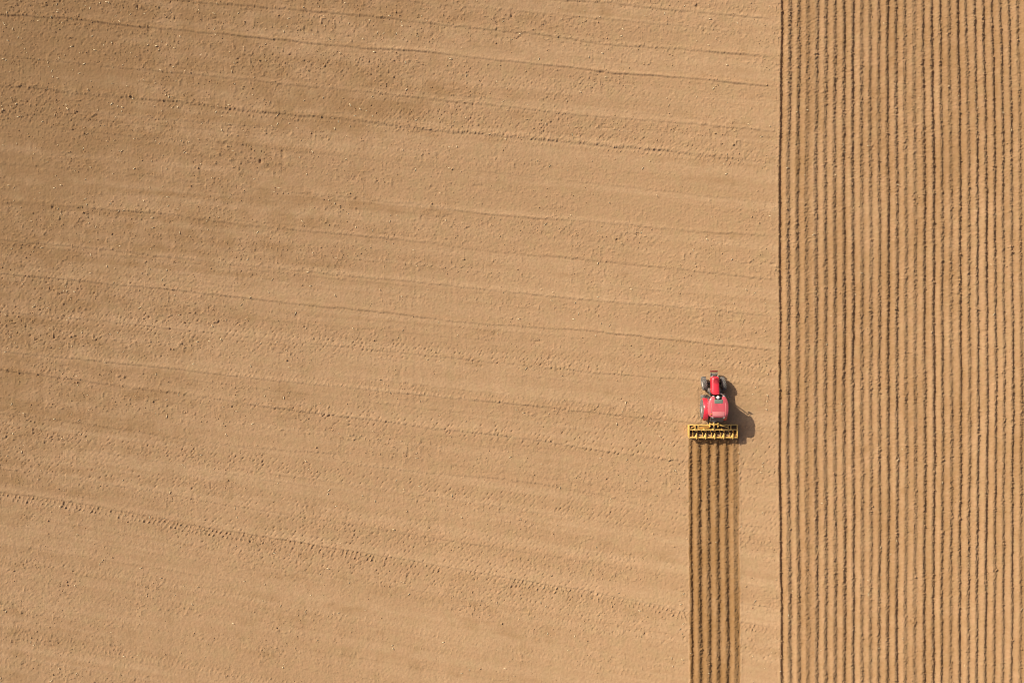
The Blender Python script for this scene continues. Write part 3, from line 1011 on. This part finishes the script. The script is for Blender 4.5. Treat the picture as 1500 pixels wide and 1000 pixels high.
# headstock
s_ = MB()
for px in (1039.6, 1051.6):
    s_.bar(ip(px, 619.4, .80), ip(px, 625.6, .98), .06, .26)
s_.bar(ip(1039.2, 621.0, 1.08), ip(1052.0, 621.0, 1.08), .06, .09)
s_.bar(ip(1045.6, 619.2, 1.10), ip(1045.6, 624.0, 1.06), .09, .16)
s_.bar(ip(1045.6, 624.0, 1.06), ip(1046.2, 628.6, .84), .06, .06)
s_.build('headstock', M['yellow'], im)
s_ = MB()
s_.box(ip(1045.4, 625.4, .68), (.36, .30, .26), None, .04)
s_.tube([ip(1045.4, 619.6, .62), ip(1045.4, 624.5, .66)], .05, 10)
s_.build('gearbox', M['black'], im)
s_ = MB()  # dark boxes added to stand for the shade inside the frame
s_.box((ip(1044.6, 626.0, .50)), (3.95, .36, .14), None, .03)
s_.box((ip(1044.6, 625.0, .62)), (1.9, .12, .12), None, .03)
s_.build('frame_shade', M['soilmetal_shade'], im)
# rotor with tines under the frame
s_ = MB()
s_.tube([ip(1010.2, 632.2, .36), ip(1079.4, 632.2, .36)], .09, 12)
for k in range(30):
    px = 1012 + 66 * k / 29
    for q in range(3):
        a = k * 1.15 + q * 2 * math.pi / 3
        p0 = ip(px, 632.2, .36)
        d = Vector((0, math.cos(a), math.sin(a)))
        s_.bar(p0 + d * .06, p0 + d * .27 + Vector((.03 * (-1) ** k, 0, 0)), .05, .018, .003)
s_.build('rotor', M['soilmetal_shade'], im)
# clamps on the middle bar
for px in (1017.6, 1030.9, 1044.2, 1057.5, 1070.8):
    s_ = MB()
    s_.box(ip(px, 629.0, .80), (.15, .135, .16), None, .012)
    s_.bar(ip(px - .8, 627.2, .86), ip(px + 2.2, 631.2, .80), .055, .04)
    s_.tube([ip(px + 2.0, 631.0, .80), ip(px + 2.2, 631.6, .45)], .03, 8)
    s_.build('clamp', M['yellow'], im)
# spring tines hanging between the middle bar and the rear beam
for k in range(10):
    px = 1014.2 + 6.65 * k
    s_ = MB()
    s_.bar(ip(px, 629.6, .80), ip(px + .5, 631.6, .72), .045, .05)
    s_.bar(ip(px + .5, 631.6, .72), ip(px + .3, 633.2, .38), .04, .035)
    s_.build('spring_tine', M['ochre'], im)
# ridging bodies on the rear beam: an upright with a pair of wings, and the forming plates between them
for k in range(5):
    px = 1019.9 + 13.3 * k
    s_ = MB()
    s_.bar(ip(px + .4, 634.2, .88), ip(px + .4, 639.6, .88), .055, .22)
    s_.bar(ip(px + .3, 641.3, .84), ip(px + .3, 643.4, .78), .045, .05)
    for sx in (-1, 1):
        q = [ip(px + .3, 635.8, .74), ip(px + .3 + sx * 2.3, 638.0, .74), ip(px + .3 + sx * 2.5, 639.8, .70), ip(px + .3, 639.8, .80)]
        s_.loft([q, [v_ - Vector((0, 0, .05)) for v_ in q]])
    s_.box(ip(px + .3, 638.0, .55), (.10, .26, .42), None, .02)
    s_.build('ridging_body', M['yellow'], im)
for k in range(6):
    px = 1013.3 + 13.3 * k
    hw = 2.9 if k else 2.0
    if k == 5:
        px, hw = 1077.6, 1.4
    s_ = MB()
    rings = []
    for (dpy, z) in ((636.0, .42), (637.2, .58), (638.6, .66), (639.7, .66)):
        rings.append([ip(px - hw, dpy, z - .06), ip(px - hw * .7, dpy, z), ip(px + hw * .7, dpy, z), ip(px + hw, dpy, z - .06), ip(px + hw, dpy, z - .12), ip(px - hw, dpy, z - .12)])
    s_.loft(rings)
    s_.build('forming_plate', M['tan'], im)
    if k < 5:
        s_ = MB()
        s_.bar(ip(px + hw - .3, 634.0, .80), ip(px + hw - .3, 639.6, .74), .04, .05)
        s_.bar(ip(px + hw - .3, 634.0, .80), ip(px + hw - .2, 633.4, .30), .04, .05)
        s_.build('tine', M['yellow'], im)

# ------------------------------------------------------------------ camera, sun, sky
cam = bpy.data.objects.new('camera', bpy.data.cameras.new('camera'))
COL.objects.link(cam)
cam.location = (0, 0, CAM_H)
cam.rotation_euler = (0, 0, 0)
cam.data.sensor_width = 36
cam.data.lens = 36 * CAM_H / (1500 / PPM)
cam.data.clip_start = 1
cam.data.clip_end = 6000
S.camera = cam

EL = R(38.5)
az = Vector((-0.83, 0.56, 0)).normalized()
to_sun = Vector((az.x * math.cos(EL), az.y * math.cos(EL), math.sin(EL)))
sd = bpy.data.lights.new('sun', 'SUN')
sd.energy = 4.6
sd.angle = R(0.5)
sd.color = (1.0, 0.925, 0.755)
sun = bpy.data.objects.new('sun', sd)
COL.objects.link(sun)
sun.rotation_euler = to_sun.to_track_quat('Z', 'Y').to_euler()
sun.location = to_sun * 120

w = bpy.data.worlds.new('World')
S.world = w
w.use_nodes = True
nt = w.node_tree
bg = nt.nodes['Background']
sky = nt.nodes.new('ShaderNodeTexSky')
sky.sky_type = 'NISHITA'
sky.sun_disc = False
sky.sun_elevation = EL
sky.air_density = 0.4
sky.dust_density = 4.0
sky.sun_rotation = math.atan2(az.x, az.y)
nt.links.new(sky.outputs['Color'], bg.inputs['Color'])
bg.inputs['Strength'].default_value = 0.12

S.view_settings.view_transform = 'Standard'
S.view_settings.look = 'None'
S.view_settings.exposure = 0.02
S.view_settings.gamma = 1
S.render.engine = 'CYCLES'
S.cycles.filter_width = 1.05
S.cycles.max_bounces = 8
S.cycles.diffuse_bounces = 6
